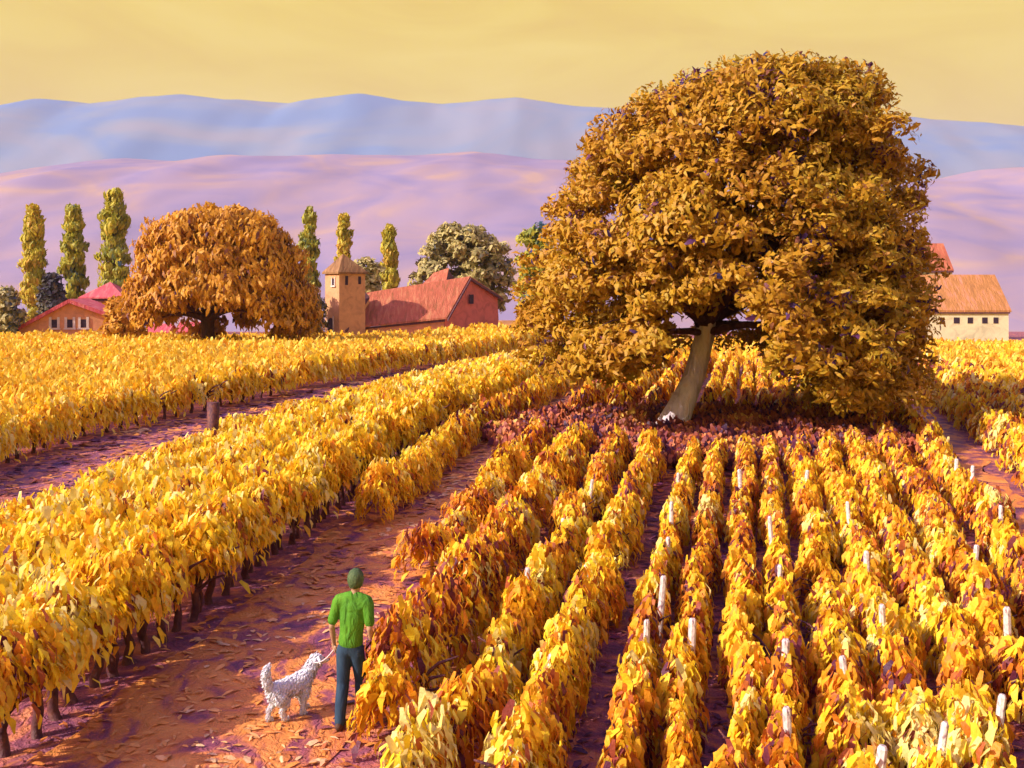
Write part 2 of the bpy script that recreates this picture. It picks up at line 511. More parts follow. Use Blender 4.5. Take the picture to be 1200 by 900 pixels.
# left of the path
rows[-10.75] = vine_row(-10.75, 8.3, 104, 1.5, .58, 'tall golden vine row edging the dirt path on its left, with dark red stems showing', 1.0, .02, low=.50, trunk_to=36, tree_shade_hue=False, step=.42)
for k, (u, H, hw) in enumerate([(-12.4, 1.35, .75), (-14.0, 1.15, .75), (-15.5, .95, .7)]):
    rows[u] = vine_row(u, 12 + 2 * k, 112, H, hw, f'golden vine row between dirt path and left lane, {ORD[k]} one left of the path', .75, .10, trunk_to=0, tree_shade_hue=False, Lmin=.24)
rows[-17.0] = vine_row(-17.0, 16, 112, .78, .6, 'low golden vine row edging the left lane on the side nearer the path', .85, .08, trunk_to=0, tree_shade_hue=False, Lmin=.24)
rows[-22.7] = vine_row(-22.7, 20, 112, 1.5, .6, 'golden vine row with dark stems along the far side of the left lane', .9, .04, trunk_to=50, tree_shade_hue=False, Lmin=.24, low=.34, step=.9)
# right of the path
RU = [-5.25, -4.0, -2.95, -1.75, -1.0, -.15, .55, 1.42, 2.3, 3.2, 4.25, 5.5]
lab = ['golden vine row right beside the man in the green shirt, starting at his feet'] + \
      [f'orange and yellow vine row, {o} row to the right of the man' for o in ORD[:11]]
for k, u in enumerate(RU):
    H = 1.2 if k < 1 else (.98 if k < 3 else .86)
    hw = .44 if k < 1 else (.30 if k < 3 else (.22 if k < 7 else .34))
    z0 = 10.75 if k == 0 else 8.3 + (.0 if k > 2 else .5)
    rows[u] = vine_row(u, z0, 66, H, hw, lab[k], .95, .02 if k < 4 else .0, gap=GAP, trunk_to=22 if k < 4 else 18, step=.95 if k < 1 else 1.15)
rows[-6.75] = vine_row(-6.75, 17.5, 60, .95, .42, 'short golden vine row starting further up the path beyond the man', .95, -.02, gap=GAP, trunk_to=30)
rows[-9.35] = vine_row(-9.35, 21.5, 66, 1.0, .5, 'short golden vine row filling the gap between the tall left row and the upper path', .85, .02, trunk_to=0)
rows[8.0] = vine_row(8.0, 13, 104, 1.1, .55, 'golden vine row on the far side of the thin reddish track at right', .85, .08, trunk_to=0, Lmin=.22, tree_shade_hue=False)
for k, u in enumerate([9.6, 11.3]):
    rows[u] = vine_row(u, 17, 106, 1.1, .62, f'golden vine row beyond the reddish track, {ORD[k]} row past the track', .8, .12, trunk_to=0, Lmin=.24, tree_shade_hue=False)

# the rest of the vineyard, which reads as one golden mass
parts = []
u = -24.6
while u > -104:
    za = max(20.0, (-u - 3) / .76)
    if za < 112:
        parts.append(row_leaves(u, za, 116 + 2 * math.sin(u), 1.45, 1.0, .5, .10, k=.0072, Lmin=.3, tree_shade_hue=False))
    u -= 2.0
tag(mesh_np('vineyard_canopy', *merge(parts)[:2], M['vine_far'], hue=None), 'unbroken golden vineyard spreading from the left lane to the farmhouses', 'vineyard', kind='stuff')
lv = merge(parts)
bpy.data.objects['vineyard_canopy'].data.attributes.new('hue', 'FLOAT', 'FACE').data.foreach_set('value', np.asarray(lv[2], np.float32))
parts = []
for u in np.arange(13.0, 60, 1.9):
    za = max(20.0, (u - 3) / .3)
    if za < 100:
        parts.append(row_leaves(u, za, 104, 1.1, .95, .5, .14, k=.0072, Lmin=.3, tree_shade_hue=False))
for u in np.arange(-9.0, 8, 1.9):
    parts.append(row_leaves(u, 68, 112, 1.2, .95, .4, .12, k=.008, Lmin=.3, tree_shade_hue=False))
lv = merge(parts)
tag(mesh_np('vineyard_canopy', lv[0], lv[1], M['vine_far'], hue=lv[2]), 'unbroken yellow vineyard behind the great tree and below the white farm building', 'vineyard', kind='stuff')

# stakes, each a part of its row
random.seed(8)
SP = [(712, 570), (678, 620), (815, 562), (802, 604), (637, 680), (610, 775), (780, 690), (752, 742), (870, 562),
      (910, 622), (915, 670), (914, 755), (905, 845), (1020, 600), (1037, 655), (1065, 722), (1087, 850), (1120, 545), (1155, 560),
      (1128, 645), (1195, 605), (1160, 722), (692, 668), (745, 640), (960, 560), (482, 718), (985, 780), (830, 740), (1010, 880), (1150, 830)]
hs = 1.02
for (x, y) in SP:
    Z = (EYE - hs) * F / (y - 10 - HY); X = (x - 600) / F * Z
    u = min(RU + [8.0], key=lambda q: abs(float(rowX(q, Z)) - X))
    r = rows[u]
    o = bpy.data.objects.new('stake', STAKE); link(o, r)
    o.location = (float(rowX(u, Z)) - r.location.x + random.uniform(-.08, .08), Z - r.location.y, 0)
    o.rotation_euler = (random.uniform(-.1, .1), random.uniform(-.14, .14), random.uniform(0, 3))
    k_ = random.uniform(.75, 1.0); o.scale = (k_, k_, random.uniform(.86, 1.02))

# undergrowth under the big tree, its dark reds standing in for the shade
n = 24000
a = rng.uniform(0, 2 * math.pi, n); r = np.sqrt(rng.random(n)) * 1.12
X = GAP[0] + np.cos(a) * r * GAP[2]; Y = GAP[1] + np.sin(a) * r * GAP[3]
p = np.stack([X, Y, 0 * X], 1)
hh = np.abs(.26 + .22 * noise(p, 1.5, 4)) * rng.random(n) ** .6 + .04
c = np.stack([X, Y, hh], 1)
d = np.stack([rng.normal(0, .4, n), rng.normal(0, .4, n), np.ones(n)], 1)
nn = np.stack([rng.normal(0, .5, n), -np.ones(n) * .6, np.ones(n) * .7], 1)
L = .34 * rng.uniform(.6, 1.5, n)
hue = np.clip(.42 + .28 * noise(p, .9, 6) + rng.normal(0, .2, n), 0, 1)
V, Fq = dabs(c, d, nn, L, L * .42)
tag(mesh_np('undergrowth', V, Fq, M['under'], hue=np.repeat(hue, 2)), 'undergrowth toned rust red and brown to suggest shade under the great tree', 'undergrowth', kind='stuff')

# fallen leaves and clods on the path and between the rows
def litter(name, label, cu, half, z0, z1, n, bias=0.0):
    s = z0 + (z1 - z0) * rng.random(n) ** 1.6
    X = rowX(cu, s) + rng.uniform(-1, 1, n) * half
    p = np.stack([X, s, 0 * X], 1)
    c = np.stack([X, s, gz(X, s) + .02 + .02 * rng.random(n)], 1)
    a_ = rng.uniform(0, 6.28, n); d = np.stack([np.cos(a_) * 1.3, np.sin(a_), rng.normal(0, .12, n)], 1)
    nn = np.stack([rng.normal(0, .18, n), rng.normal(0, .18, n), np.ones(n)], 1)
    L = np.maximum(.11, s * .0085) * rng.uniform(.5, 1.6, n)
    hue = np.clip(.62 + .42 * noise(p, .7, 9) + rng.normal(0, .10, n) + bias, 0, 1)
    V, Fq = dabs(c, d, nn, L, L * rng.uniform(.22, .5, n), .06)
    tag(mesh_np(name, V, Fq, M['litter'], hue=np.repeat(hue, 2)), label, 'leaf litter', kind='stuff')


litter('leaf_litter', 'orange and purple fallen leaves strewn along the dirt path', -8.2, 1.8, 8, 50, 3200, .05)
litter('leaf_litter', 'fallen leaves toned plum like lane shade between the right hand vine rows', 0.3, 5.2, 8, 34, 9000, -.42)  # negative bias darkens the leaves to plum, painting in lane shade
litter('leaf_litter', 'fallen leaves along the left lane', -19.9, 2.1, 18, 90, 4200, -.2)

# dark wooden post on the edge of the left lane
t = thing('wooden_post', 'short dark red wooden post at the edge of the left lane', 'post', P(249, 528, 31.9))
t.location.z = 0
V, Fq = tube([(t.location.x, t.location.y, -.1), (t.location.x + .01, t.location.y, .5), (t.location.x + .03, t.location.y, 1.5)], [.2, .18, .19], 10, .08)
mesh_np('post', V, Fq, M['cane'], t)


# ------------------------------------------------------------------ trees
def clump_dabs(cc, cr, per, L, W, hang, huef, cen=None):
    """leaf sprays on the outside of many clumps. cc (n,3), cr (n,)"""
    N = len(cc) * per
    idx = np.repeat(np.arange(len(cc)), per)
    dv = unit(rng.normal(size=(N, 3)))
    dv[:, 2] = np.where(dv[:, 2] < -.35, -dv[:, 2] * .5, dv[:, 2]); dv = unit(dv)
    r = cr[idx] * np.clip(1 - np.abs(rng.normal(0, .22, N)), .3, 1)
    c = cc[idx] + dv * r[:, None] * np.array([1, 1, .85])
    side = unit(rng.normal(size=(N, 3)))
    d = side * .7 + np.array([0, 0, -1]) * hang + dv * .25
    cen = cc.mean(0) - np.array([0, 0, (cc[:, 2].max() - cc[:, 2].min()) * .2]) if cen is None else cen
    nn = dv * .55 + unit(c - cen) * .7 + rng.normal(0, .24, (N, 3))
    Ls = L * rng.uniform(.55, 1.5, N)
    V, Fq = dabs(c, d, nn, Ls, Ls * W * rng.uniform(.7, 1.3, N))
    hue = np.clip(huef(c, idx), 0, 1)
    return V, Fq, np.repeat(hue, 2)


def outline_crown(outl, Zc, n, cr, per, L, W, hang, huef, depth=1.0, reject=None, shell=.62, cmax=None, per_in=None):
    """outl: rows of (y, xleft, xright) as seen at distance Zc"""
    oy = np.array([o[0] for o in outl], float); ol = np.array([o[1] for o in outl], float); orr = np.array([o[2] for o in outl], float)
    cc = []
    tries = 0
    while len(cc) < n and tries < n * 60:
        tries += 1
        y = rng.uniform(oy[0], oy[-1])
        xl, xr = np.interp(y, oy, ol), np.interp(y, oy, orr)
        half = (xr - xl) / 2 / F * Zc; cxw = ((xl + xr) / 2 - 600) / F * Zc
        hm = ((orr - ol).max()) / 2 / F * Zc
        if rng.random() > half / hm: continue
        a = rng.uniform(0, 2 * math.pi)
        # keep near the shell, fewer inside
        r = 1 - abs(rng.normal(0, 1 - shell)) if rng.random() < .82 else rng.random()
        if r < 0: continue
        rr = max(half - cr * (.62 if rng.random() < .85 else .15), .05)
        X = cxw + math.cos(a) * rr * r
        Y = Zc + math.sin(a) * rr * r * depth
        zc = EYE - (y - HY) / F * Zc
        if reject is not None and reject(600 + F * X / Y, HY + F * (EYE - zc) / Y, X, Y, zc): continue
        cc.append((X, Y, zc))
    cc = np.array(cc)
    crs = cr * rng.uniform(.65, 1.25, len(cc))
    return clump_dabs(cc, crs, per, L, W, hang, huef)


def limb(root, pts, rad, mat, name='limb', seg=8, jit=.08):
    V, Fq = tube(pts, rad, seg, jit)
    return mesh_np(name, V, Fq, mat, root, smooth=True)


def bez(a, b, c, n=7):
    a, b, c = Vector(a), Vector(b), Vector(c)
    return [a * (1 - t) ** 2 + b * 2 * t * (1 - t) + c * t * t for t in [i / (n - 1) for i in range(n)]]


# the great tree
ZT = 36.0
bt = thing('oak_tree', 'great round ochre tree with pale leaning trunk towering over the vine rows', 'tree', (TREE[0], TREE[1], 0))
base = Vector((TREE[0] + .1, ZT, 0))
crot = P(826, 392, ZT)
base.x -= .4
tp = [base + Vector((-.15, 0, -.3)), base + Vector((-.05, 0, .25)), base.lerp(crot, .3) + Vector((-.02, 0, 0)), base.lerp(crot, .6) + Vector((.1, 0, 0)), crot, crot + Vector((.15, 0, .9))]
limb(bt, tp, [.80, .56, .45, .38, .33, .28], M['bark_pale'], 'trunk', 14, .07)
for (x, y, dz, r0) in [(700, 330, -2.5, .26), (760, 250, 1.5, .3), (850, 200, 0, .34), (930, 260, -2, .28), (1000, 330, 1.5, .25), (950, 395, -3.2, .16), (690, 420, -3, .13), (900, 350, 2.5, .2), (1040, 420, 0, .14)]:
    e = P(x, y, ZT); e.y += dz
    m_ = crot.lerp(e, .45) + Vector((0, 0, .9))
    limb(bt, bez(crot + Vector((0, 0, random.uniform(-.1, .6))), m_, e), [r0 * (1 - .13 * i) for i in range(7)], M['bark_dark'])
    for q in range(2):
        e2 = e.lerp(m_, .4) + Vector((random.uniform(-2, 2), random.uniform(-1.5, 1.5), random.uniform(-.3, 1.6)))
        limb(bt, bez(m_.lerp(e, .2), m_.lerp(e2, .6) + Vector((0, 0, .4)), e2, 5), [r0 * .4, r0 * .33, r0 * .26, r0 * .18, r0 * .1], M['bark_dark'], 'branch', 6)

OUT = [(88, 860, 975), (98, 820, 1030), (112, 775, 1050), (130, 738, 1062), (152, 702, 1070), (180, 680, 1076), (215, 658, 1082), (260, 636, 1090), (310, 618, 1092),
       (350, 606, 1096), (400, 604, 1092), (440, 615, 1088), (500, 640, 1082)]


def rej_big(x, y, X, Y, z):
    low = np.interp(x, [600, 640, 700, 760, 785, 800, 860, 900, 940, 1000, 1040, 1090], [425, 442, 446, 432, 402, 392, 398, 425, 455, 478, 495, 502])
    if y > low + random.uniform(-22, 10): return True
    # hollow under the dome, open towards the viewer
    if Y < ZT + 3.5 and abs(x - 838) < 72 and y > 350 + abs(x - 838) * .45: return True
    # sky holes
    for hx, hy, hr in ((800, 150, 16), (835, 175, 18), (720, 262, 24), (845, 222, 18), (905, 330, 12), (690, 330, 14)):
        if (x - hx) ** 2 + (y - hy) ** 2 < hr * hr: return True
    return False


def hue_big(c, idx):
    cl = np.sin(idx * 12.9898) * .5
    h = .55 + .16 * noise(c, .55, 2) + .10 * cl + rng.normal(0, .12, len(c))
    q = noise(c, .9, 8)
    pur = rng.random(len(c)) < np.where(q > .72, .5, .012)  # purple and blue patches put some crown shade into leaf colour
    return np.where(pur, rng.uniform(0, .13, len(c)), h)


OUT = [(y, a - 2, b_ - 9) for y, a, b_ in OUT]
V, Fq, Hh = outline_crown(OUT, ZT, 1150, .82, 125, .25, .36, .3, hue_big, .80, rej_big, shell=.72)
mesh_np('crown', V, Fq, M['oak'], bt, Hh)

# willow-like tree by the farm
ZL = 95.0
lt = thing('willow_tree', 'broad amber tree with drooping crown between the two farmhouses', 'tree', (P(245, 400, ZL).x, ZL, float(gz(P(245, 400, ZL).x, ZL))))
b0 = Vector(lt.location); cr0 = P(243, 375, ZL)
limb(lt, [b0 + Vector((0, 0, -.3)), b0 + Vector((0, 0, .6)), b0.lerp(cr0, .6), cr0, cr0 + Vector((.2, 0, 1))], [1.15, .8, .62, .6, .45], M['bark_dark'], 'trunk', 12)
for (x, y, dy) in [(190, 345, -2), (215, 300, 1), (250, 280, 0), (290, 300, -2), (325, 340, 1), (200, 372, -3), (300, 365, -3), (270, 335, -4)]:
    e = P(x, y, ZL); e.y += dy
    limb(lt, bez(cr0, cr0.lerp(e, .5) + Vector((0, 0, 1)), e), [.36, .32, .27, .22, .17, .12, .08], M['bark_dark'])
OUTL = [(253, 225, 290), (261, 192, 318), (271, 176, 337), (285, 163, 348), (305, 156, 358), (330, 148, 368), (360, 142, 376), (400, 150, 380)]


def rej_l(x, y, X, Y, z):
    low = np.interp(x, [140, 165, 190, 215, 275, 320, 345, 380], [390, 384, 374, 358, 358, 378, 394, 398])
    return y > low + rng.uniform(-6, 6) and not (Y > ZL + 3 and rng.random() < .25)


def hue_l(c, idx):
    h = .55 + .17 * noise(c, .3, 3) + .1 * np.sin(idx * 7.7) + rng.normal(0, .13, len(c))
    return np.where(rng.random(len(c)) < .05, rng.uniform(0, .15, len(c)), h)


V, Fq, Hh = outline_crown(OUTL, ZL, 640, 1.25, 64, .62, .32, 1.1, hue_l, .75, rej_l, shell=.7)
mesh_np('crown', V, Fq, M['oak_left'], lt, Hh)


def poplar(x, ytop, wpx, Z, hb, label):
    X = (x - 600) / F * Z; g = float(gz(X, Z)); top = EYE - (ytop - HY) / F * Z
    t = thing('poplar_tree', label, 'tree', (X, Z, g), 0, 'slender poplars behind the farm')
    limb(t, [(X, Z, g - .3), (X, Z, g + 3), (X + .1, Z, (g + top) / 2), (X, Z, top - 1)], [.4, .32, .2, .05], M['bark_dark'], 'trunk')
    H = top - g; hw = wpx * 1.14 / 2 / F * Z
    n = 150
    s = rng.random(n)
    zc = g + 1.2 + s * (H - 1.9)
    prof = np.interp(s, [0, .15, .5, .8, 1], [.7, .95, 1, .75, .25]) * (1 + .18 * np.sin(s * 23 + x))
    a = rng.uniform(0, 6.28, n); r = np.sqrt(rng.random(n)) * .72
    cc = np.stack([X + np.cos(a) * r * hw * prof, Z + np.sin(a) * r * hw * prof, zc], 1)
    def hf(c, idx):
        return .55 + hb + .2 * noise(c, .35, 5) + rng.normal(0, .15, len(c))
    V, Fq, Hh = clump_dabs(cc, np.full(n, hw * .42) * rng.uniform(.7, 1.2, n), 44, .85, .34, -1.3, hf)
    mesh_np('crown', V, Fq, M['poplar'], t, Hh)


poplar(39, 238, 26, 150, .02, 'yellow-green poplar left of the salmon farmhouse, leftmost of all poplars')
poplar(86, 240, 27, 150, -.05, 'dull green poplar rising behind the salmon farmhouse')
poplar(134, 222, 33, 146, 0.0, 'tallest poplar, just left of the broad amber tree')
poplar(363, 242, 22, 150, .0, 'green poplar between the broad amber tree and the tower')
poplar(403, 250, 19, 156, .2, 'orange-tinged poplar rising behind the tower roof')
poplar(456, 262, 20, 152, .16, 'yellow poplar behind the red barn roof, right of the tower')


def round_tree(outl, Z, n, cr, per, L, mat, label, name='round_tree', cat='tree', hb=0.0, trunk=True, hang=.2):
    oy = [o[0] for o in outl]; mid = (outl[-1][1] + outl[-1][2]) / 2
    X = (mid - 600) / F * Z; g = float(gz(X, Z))
    t = thing(name, label, cat, (X, Z, g))
    if trunk:
        top = P(mid, (oy[0] + oy[-1]) / 2, Z)
        limb(t, [(X, Z, g - .3), (X, Z, (g + top.z) / 2), top], [.45, .36, .2], M['bark_dark'], 'trunk')
    V, Fq, Hh = outline_crown(outl, Z, n, cr, per, L, .42, hang, lambda c, idx: .5 + hb + .2 * noise(c, .4, 4) + .12 * np.sin(idx * 5.1) + rng.normal(0, .14, len(c)), .8, None, shell=.7)
    mesh_np('crown', V, Fq, mat, t, Hh)


round_tree([(268, 520, 560), (276, 505, 580), (290, 496, 595), (305, 482, 603), (322, 478, 606), (340, 484, 600), (372, 495, 590)], 152, 230, 1.25, 46, .9, M['olive'], 'rounded grey-green tree behind the red roofed barn')
round_tree([(266, 618, 636), (280, 608, 648), (310, 606, 650), (350, 604, 650), (385, 608, 650)], 110, 90, .9, 44, .65, M['poplar'], 'small yellow-green tree peeping out left of the great tree', hb=-.08)
round_tree([(302, 415, 434), (315, 408, 446), (345, 408, 450), (372, 412, 448)], 142, 60, .9, 40, .8, M['olive'], 'low olive green tree tucked behind the tower', hb=.05)
round_tree([(342, 2, 16), (352, -14, 24), (370, -22, 27), (402, -22, 24)], 118, 90, .8, 44, .65, M['olive'], 'grey-green bush at the far left end of the farm', 'bush', 'bush', hb=-.1, trunk=False)
round_tree([(326, 54, 68), (340, 46, 74), (360, 42, 82), (380, 42, 84)], 138, 70, .9, 40, .8, M['bush'], 'dark bush between the two leftmost poplars', 'bush', 'bush', hb=-.1, trunk=False)
round_tree([(352, 128, 150), (365, 124, 160), (380, 122, 170), (400, 124, 172)], 104, 70, .7, 40, .6, M['oak_left'], 'dark bush at the right corner of the salmon farmhouse', 'bush', 'bush', hb=.05, trunk=False)
round_tree([(290, 1050, 1080), (310, 1040, 1090), (360, 1040, 1092), (405, 1046, 1090)], 112, 90, 1, 40, .7, M['bush'], 'dark bush between the great tree and the white farm building', 'bush', 'bush', hb=.1, trunk=False)
round_tree([(340, 352, 372), (360, 346, 382), (392, 348, 384)], 116, 50, .7, 40, .6, M['bush'], 'dark bush against the left foot of the tower', 'bush', 'bush', hb=.1, trunk=False)

# ------------------------------------------------------------------ buildings
def plaster(name, c, v=.12):
    a = tuple(max(0, x * (1 - v * 2)) for x in c); b = tuple(min(1, x * (1 + v)) for x in c)
    return surf_mat(name, [(.3, a), (.5, c), (.72, b)], .9, rough=.85, bump=.5, bscale=5, bdist=.06)


def tiles(name, c0, c1, c2):
    m = surf_mat(name, [(.32, c0), (.5, c1), (.68, c2)], 1.1, (2.2, .5, .5), rough=.7, bump=.9, bscale=4, bdist=.12, distort=.6)
    return m


M['salmon'] = plaster('salmon_plaster', (.66, .30, .14))
M['tower'] = plaster('tower_plaster', (.60, .32, .15))
M['pinkwall'] = plaster('rose_plaster', (.62, .17, .12))
M['cream'] = plaster('cream_plaster', (.74, .68, .42))
M['redtile'] = tiles('red_tiles', (.30, .11, .04), (.46, .12, .06), (.54, .22, .10))
M['pinktile'] = tiles('pink_tiles', (.50, .07, .09), (.62, .10, .12), (.66, .20, .18))
M['orangetile'] = tiles('orange_tiles', (.36, .16, .05), (.47, .21, .06), (.56, .24, .14))
M['browntile'] = tiles('brown_tiles', (.16, .08, .03), (.28, .14, .05), (.36, .20, .08))
M['dark'] = surf_mat('dark_opening', [(.3, (.03, .015, .03)), (.7, (.05, .03, .05))], 2)
M['trim'] = surf_mat('pale_trim', [(.3, (.62, .5, .45)), (.7, (.75, .66, .58))], 2)
M['eave'] = surf_mat('dark_eave', [(.3, (.08, .03, .05)), (.7, (.15, .07, .07))], 2)


class Frame:
    """a wall plane: origin, right vector, up; puts openings on it by (s, z)"""
    def __init__(s, o, r):
        s.o = Vector(o); s.r = Vector(r).normalized(); s.n = s.r.cross(Vector((0, 0, 1))).normalized()   # outward

    def pt(s, a, z, off=0):
        return s.o + s.r * a + Vector((0, 0, z)) + s.n * off


def quadbox(bm, fr, a0, a1, z0, z1, off0, off1):
    poly_solid(bm, [fr.pt(a0, z0, off0), fr.pt(a1, z0, off0), fr.pt(a1, z1, off0), fr.pt(a0, z1, off0)], fr.n * (off1 - off0))


def window(parent, fr, a, z, wd, ht, trim=True, arch=False, name='window', mat='dark', fw=.14):
    L = Vector(parent.location)
    def sh(bm):
        for v in bm.verts: v.co -= L
    bm = bmesh.new()
    if arch:
        pts = [fr.pt(a - wd / 2, z, -.05), fr.pt(a + wd / 2, z, -.05)]
        for i in range(7):
            an = math.pi * i / 6
            pts.append(fr.pt(a + wd / 2 * math.cos(an), z + ht - wd / 2 + wd / 2 * math.sin(an), -.05))
        poly_solid(bm, pts, fr.n * .08)
    else:
        quadbox(bm, fr, a - wd / 2, a + wd / 2, z, z + ht, -.05, .03)
    sh(bm)
    w_ = bm_obj(name, bm, M[mat], parent)
    if trim:
        bm = bmesh.new()
        quadbox(bm, fr, a - wd / 2 - fw, a - wd / 2, z - .05, z + ht + fw, -.03, .09)
        quadbox(bm, fr, a + wd / 2, a + wd / 2 + fw, z - .05, z + ht + fw, -.03, .09)
        if not arch: quadbox(bm, fr, a - wd / 2 - fw * 1.3, a + wd / 2 + fw * 1.3, z - .22, z - .06, -.03, .16)
        sh(bm)
        bm_obj('frame', bm, M['trim'], w_)
    return w_


def part(name, parent, build, mat):
    bm = bmesh.new(); build(bm)
    L = Vector(parent.location)
    for v in bm.verts: v.co -= L
    return bm_obj(name, bm, M[mat], parent)


V3 = Vector
Zv = V3((0, 0, 1))


def gable_house(name, label, cat, c_front_left, c_front_right, depth, wall_z, ridge_z, base_z, wmat, rmat, over=.5, th=.25, gable_front=True, apex=.5):
    """house whose gable (or long side) faces the viewer; corners are xy points"""
    A, B = V3(c_front_left), V3(c_front_right)
    r = (B - A); W = r.length; r.normalize(); back = V3((-r.y, r.x, 0)) if r.x > 0 else V3((r.y, -r.x, 0))
    root = thing(name, label, cat, (A.x + (B.x - A.x) / 2, A.y, base_z))
    D = back * depth
    a0 = V3((A.x, A.y, base_z - 1)); b0 = V3((B.x, B.y, base_z - 1))
    wl, wr = (wall_z if isinstance(wall_z, tuple) else (wall_z, wall_z))
    if gable_front:
        ap = a0.lerp(b0, apex); ap.z = ridge_z
        pts = [a0, b0, V3((B.x, B.y, wr)), ap, V3((A.x, A.y, wl))]
        part('wall', root, lambda bm: poly_solid(bm, pts, D), wmat)
        for (e, q) in (((A, wl), -1), ((B, wr), 1)):
            ee = V3((e[0].x, e[0].y, e[1]))
            sl = (ee - ap).normalized()
            p0 = ap - back * over + Zv * .004; p1 = ee + sl * over - back * over
            part('roof', root, lambda bm: poly_solid(bm, [p0, p1, p1 + D + back * 2 * over, p0 + D + back * 2 * over], Zv * th), rmat)
    else:
        b1 = a0 + D
        pts = [a0, b1, V3((b1.x, b1.y, wl)), V3((A.x, A.y, 0)) + D * .5 + Zv * ridge_z, V3((A.x, A.y, wl))]
        part('wall', root, lambda bm: poly_solid(bm, pts, r * W), wmat)
        rg = V3((A.x, A.y, ridge_z)) + D * .5 - r * over
        for q, e in ((0, V3((A.x, A.y, wl))), (1, V3((A.x, A.y, wl)) + D)):
            e = e - r * over
            sl = (e - rg).normalized(); e = e + sl * over
            part('roof', root, lambda bm: poly_solid(bm, [rg + Zv * .004, e, e + r * (W + 2 * over), rg + r * (W + 2 * over) + Zv * .004], Zv * th), rmat)
    return root, Frame(a0 + Zv * 1, r)


# salmon farmhouse, gable towards the viewer
Z1 = 120.0
a = P(22, 392, Z1); b = P(131, 392, Z1)
gzb = P(80, 400, Z1).z
h1, fr = gable_house('farmhouse', 'low salmon farmhouse with wide gable and three small windows at far left', 'house', (a.x, Z1 - 1, 0), (b.x, Z1 + 1.5, 0), 12,
                     (P(0, 389, Z1).z, P(0, 375, Z1).z), P(80, 355, Z1).z, gzb, 'salmon', 'pinktile', .5, .45, True, .53)
for x in (65, 82, 97):
    s = ((x - 600) / F * Z1 - a.x)
    window(h1, fr, s, P(0, 384, Z1).z - gzb, .62, .95, True, fw=.28)
# second house with pyramid roof
Z2 = 136.0
a = P(98, 352, Z2); b = P(143, 352, Z2); g2 = float(gz(a.x, Z2))
h2 = thing('farmhouse', 'small house with pink pyramid roof behind the salmon farmhouse', 'house', ((a.x + b.x) / 2, Z2, g2))
part('wall', h2, lambda bm: box(bm, a.x, b.x, Z2, Z2 + 5, g2 - .5, P(0, 350, Z2).z), 'salmon')


def pyr(x0, x1, y0, y1, ze, zt, th=.18):
    def f(bm):
        c = bm.verts.new(((x0 + x1) / 2, (y0 + y1) / 2, zt))
        e = [bm.verts.new(p) for p in ((x0, y0, ze), (x1, y0, ze), (x1, y1, ze), (x0, y1, ze))]
        e2 = [bm.verts.new((v.co.x, v.co.y, v.co.z - th)) for v in e]
        for i in range(4):
            bm.faces.new([e[i], e[(i + 1) % 4], c]); bm.faces.new([e2[i], e2[(i + 1) % 4], e[(i + 1) % 4], e[i]])
        bm.faces.new(list(reversed(e2)))
    return f


part('roof', h2, pyr(a.x - .5, b.x + .5, Z2 - .5, Z2 + 5.5, P(0, 350, Z2).z + .18, P(0, 330, Z2).z), 'pinktile')
part('eave', h2, lambda bm: box(bm, a.x - .3, b.x + .3, Z2 - .3, Z2 - .02, P(0, 353, Z2).z, P(0, 350.5, Z2).z), 'eave')
# two pink-roofed sheds glimpsed under the amber tree
for (x0, x1, y0, y1, zz, lb) in ((172, 196, 381, 392, 116.0, 'low pink roofed shed glimpsed under the left side of the amber tree'), (208, 236, 379, 391, 114.0, 'small pink roofed shed seen just left of the amber tree trunk')):
    a = P(x0, y1, zz); b = P(x1, y1, zz)
    gable_house('shed', lb, 'shed', (a.x, zz, 0), (b.x, zz, 0), 3, P(0, y1 - 3, zz).z, P(0, y0, zz).z, float(gz(a.x, zz)), 'salmon', 'pinktile', .25, .12, False)

# the tower, its corner towards the viewer
ZW = 118.0
cn = P(397.5, 390, ZW - 1.0); lf = P(381, 390, ZW + .6); rt = P(428, 390, ZW + .9)
gt = float(gz(cn.x, ZW)) - .2
tw = thing('tower', 'square stone tower with pyramid roof and arched doorway beside the red barn', 'tower', (cn.x, ZW, gt))
wt = P(0, 320, ZW).z
c4 = V3((lf.x + rt.x - cn.x, lf.y + rt.y - cn.y, 0))
base4 = [V3((cn.x, cn.y, gt - .6)), V3((rt.x, rt.y, gt - .6)), V3((c4.x, c4.y, gt - .6)), V3((lf.x, lf.y, gt - .6))]
part('wall', tw, lambda bm: poly_solid(bm, base4, Zv * (wt - gt + .6)), 'tower')


def tower_roof(bm):
    ctr = (base4[0] + base4[2]) / 2
    e = [bm.verts.new(V3((ctr.x + (p.x - ctr.x) * 1.16, ctr.y + (p.y - ctr.y) * 1.16, wt - .1))) for p in base4]
    e2 = [bm.verts.new(v.co + Zv * .2) for v in e]
    t = bm.verts.new((P(401, 0, ZW).x, ctr.y, P(0, 297, ZW).z))
    for i in range(4):
        bm.faces.new([e2[i], e2[(i + 1) % 4], t]); bm.faces.new([e[i], e[(i + 1) % 4], e2[(i + 1) % 4], e2[i]])
    bm.faces.new(list(reversed(e)))


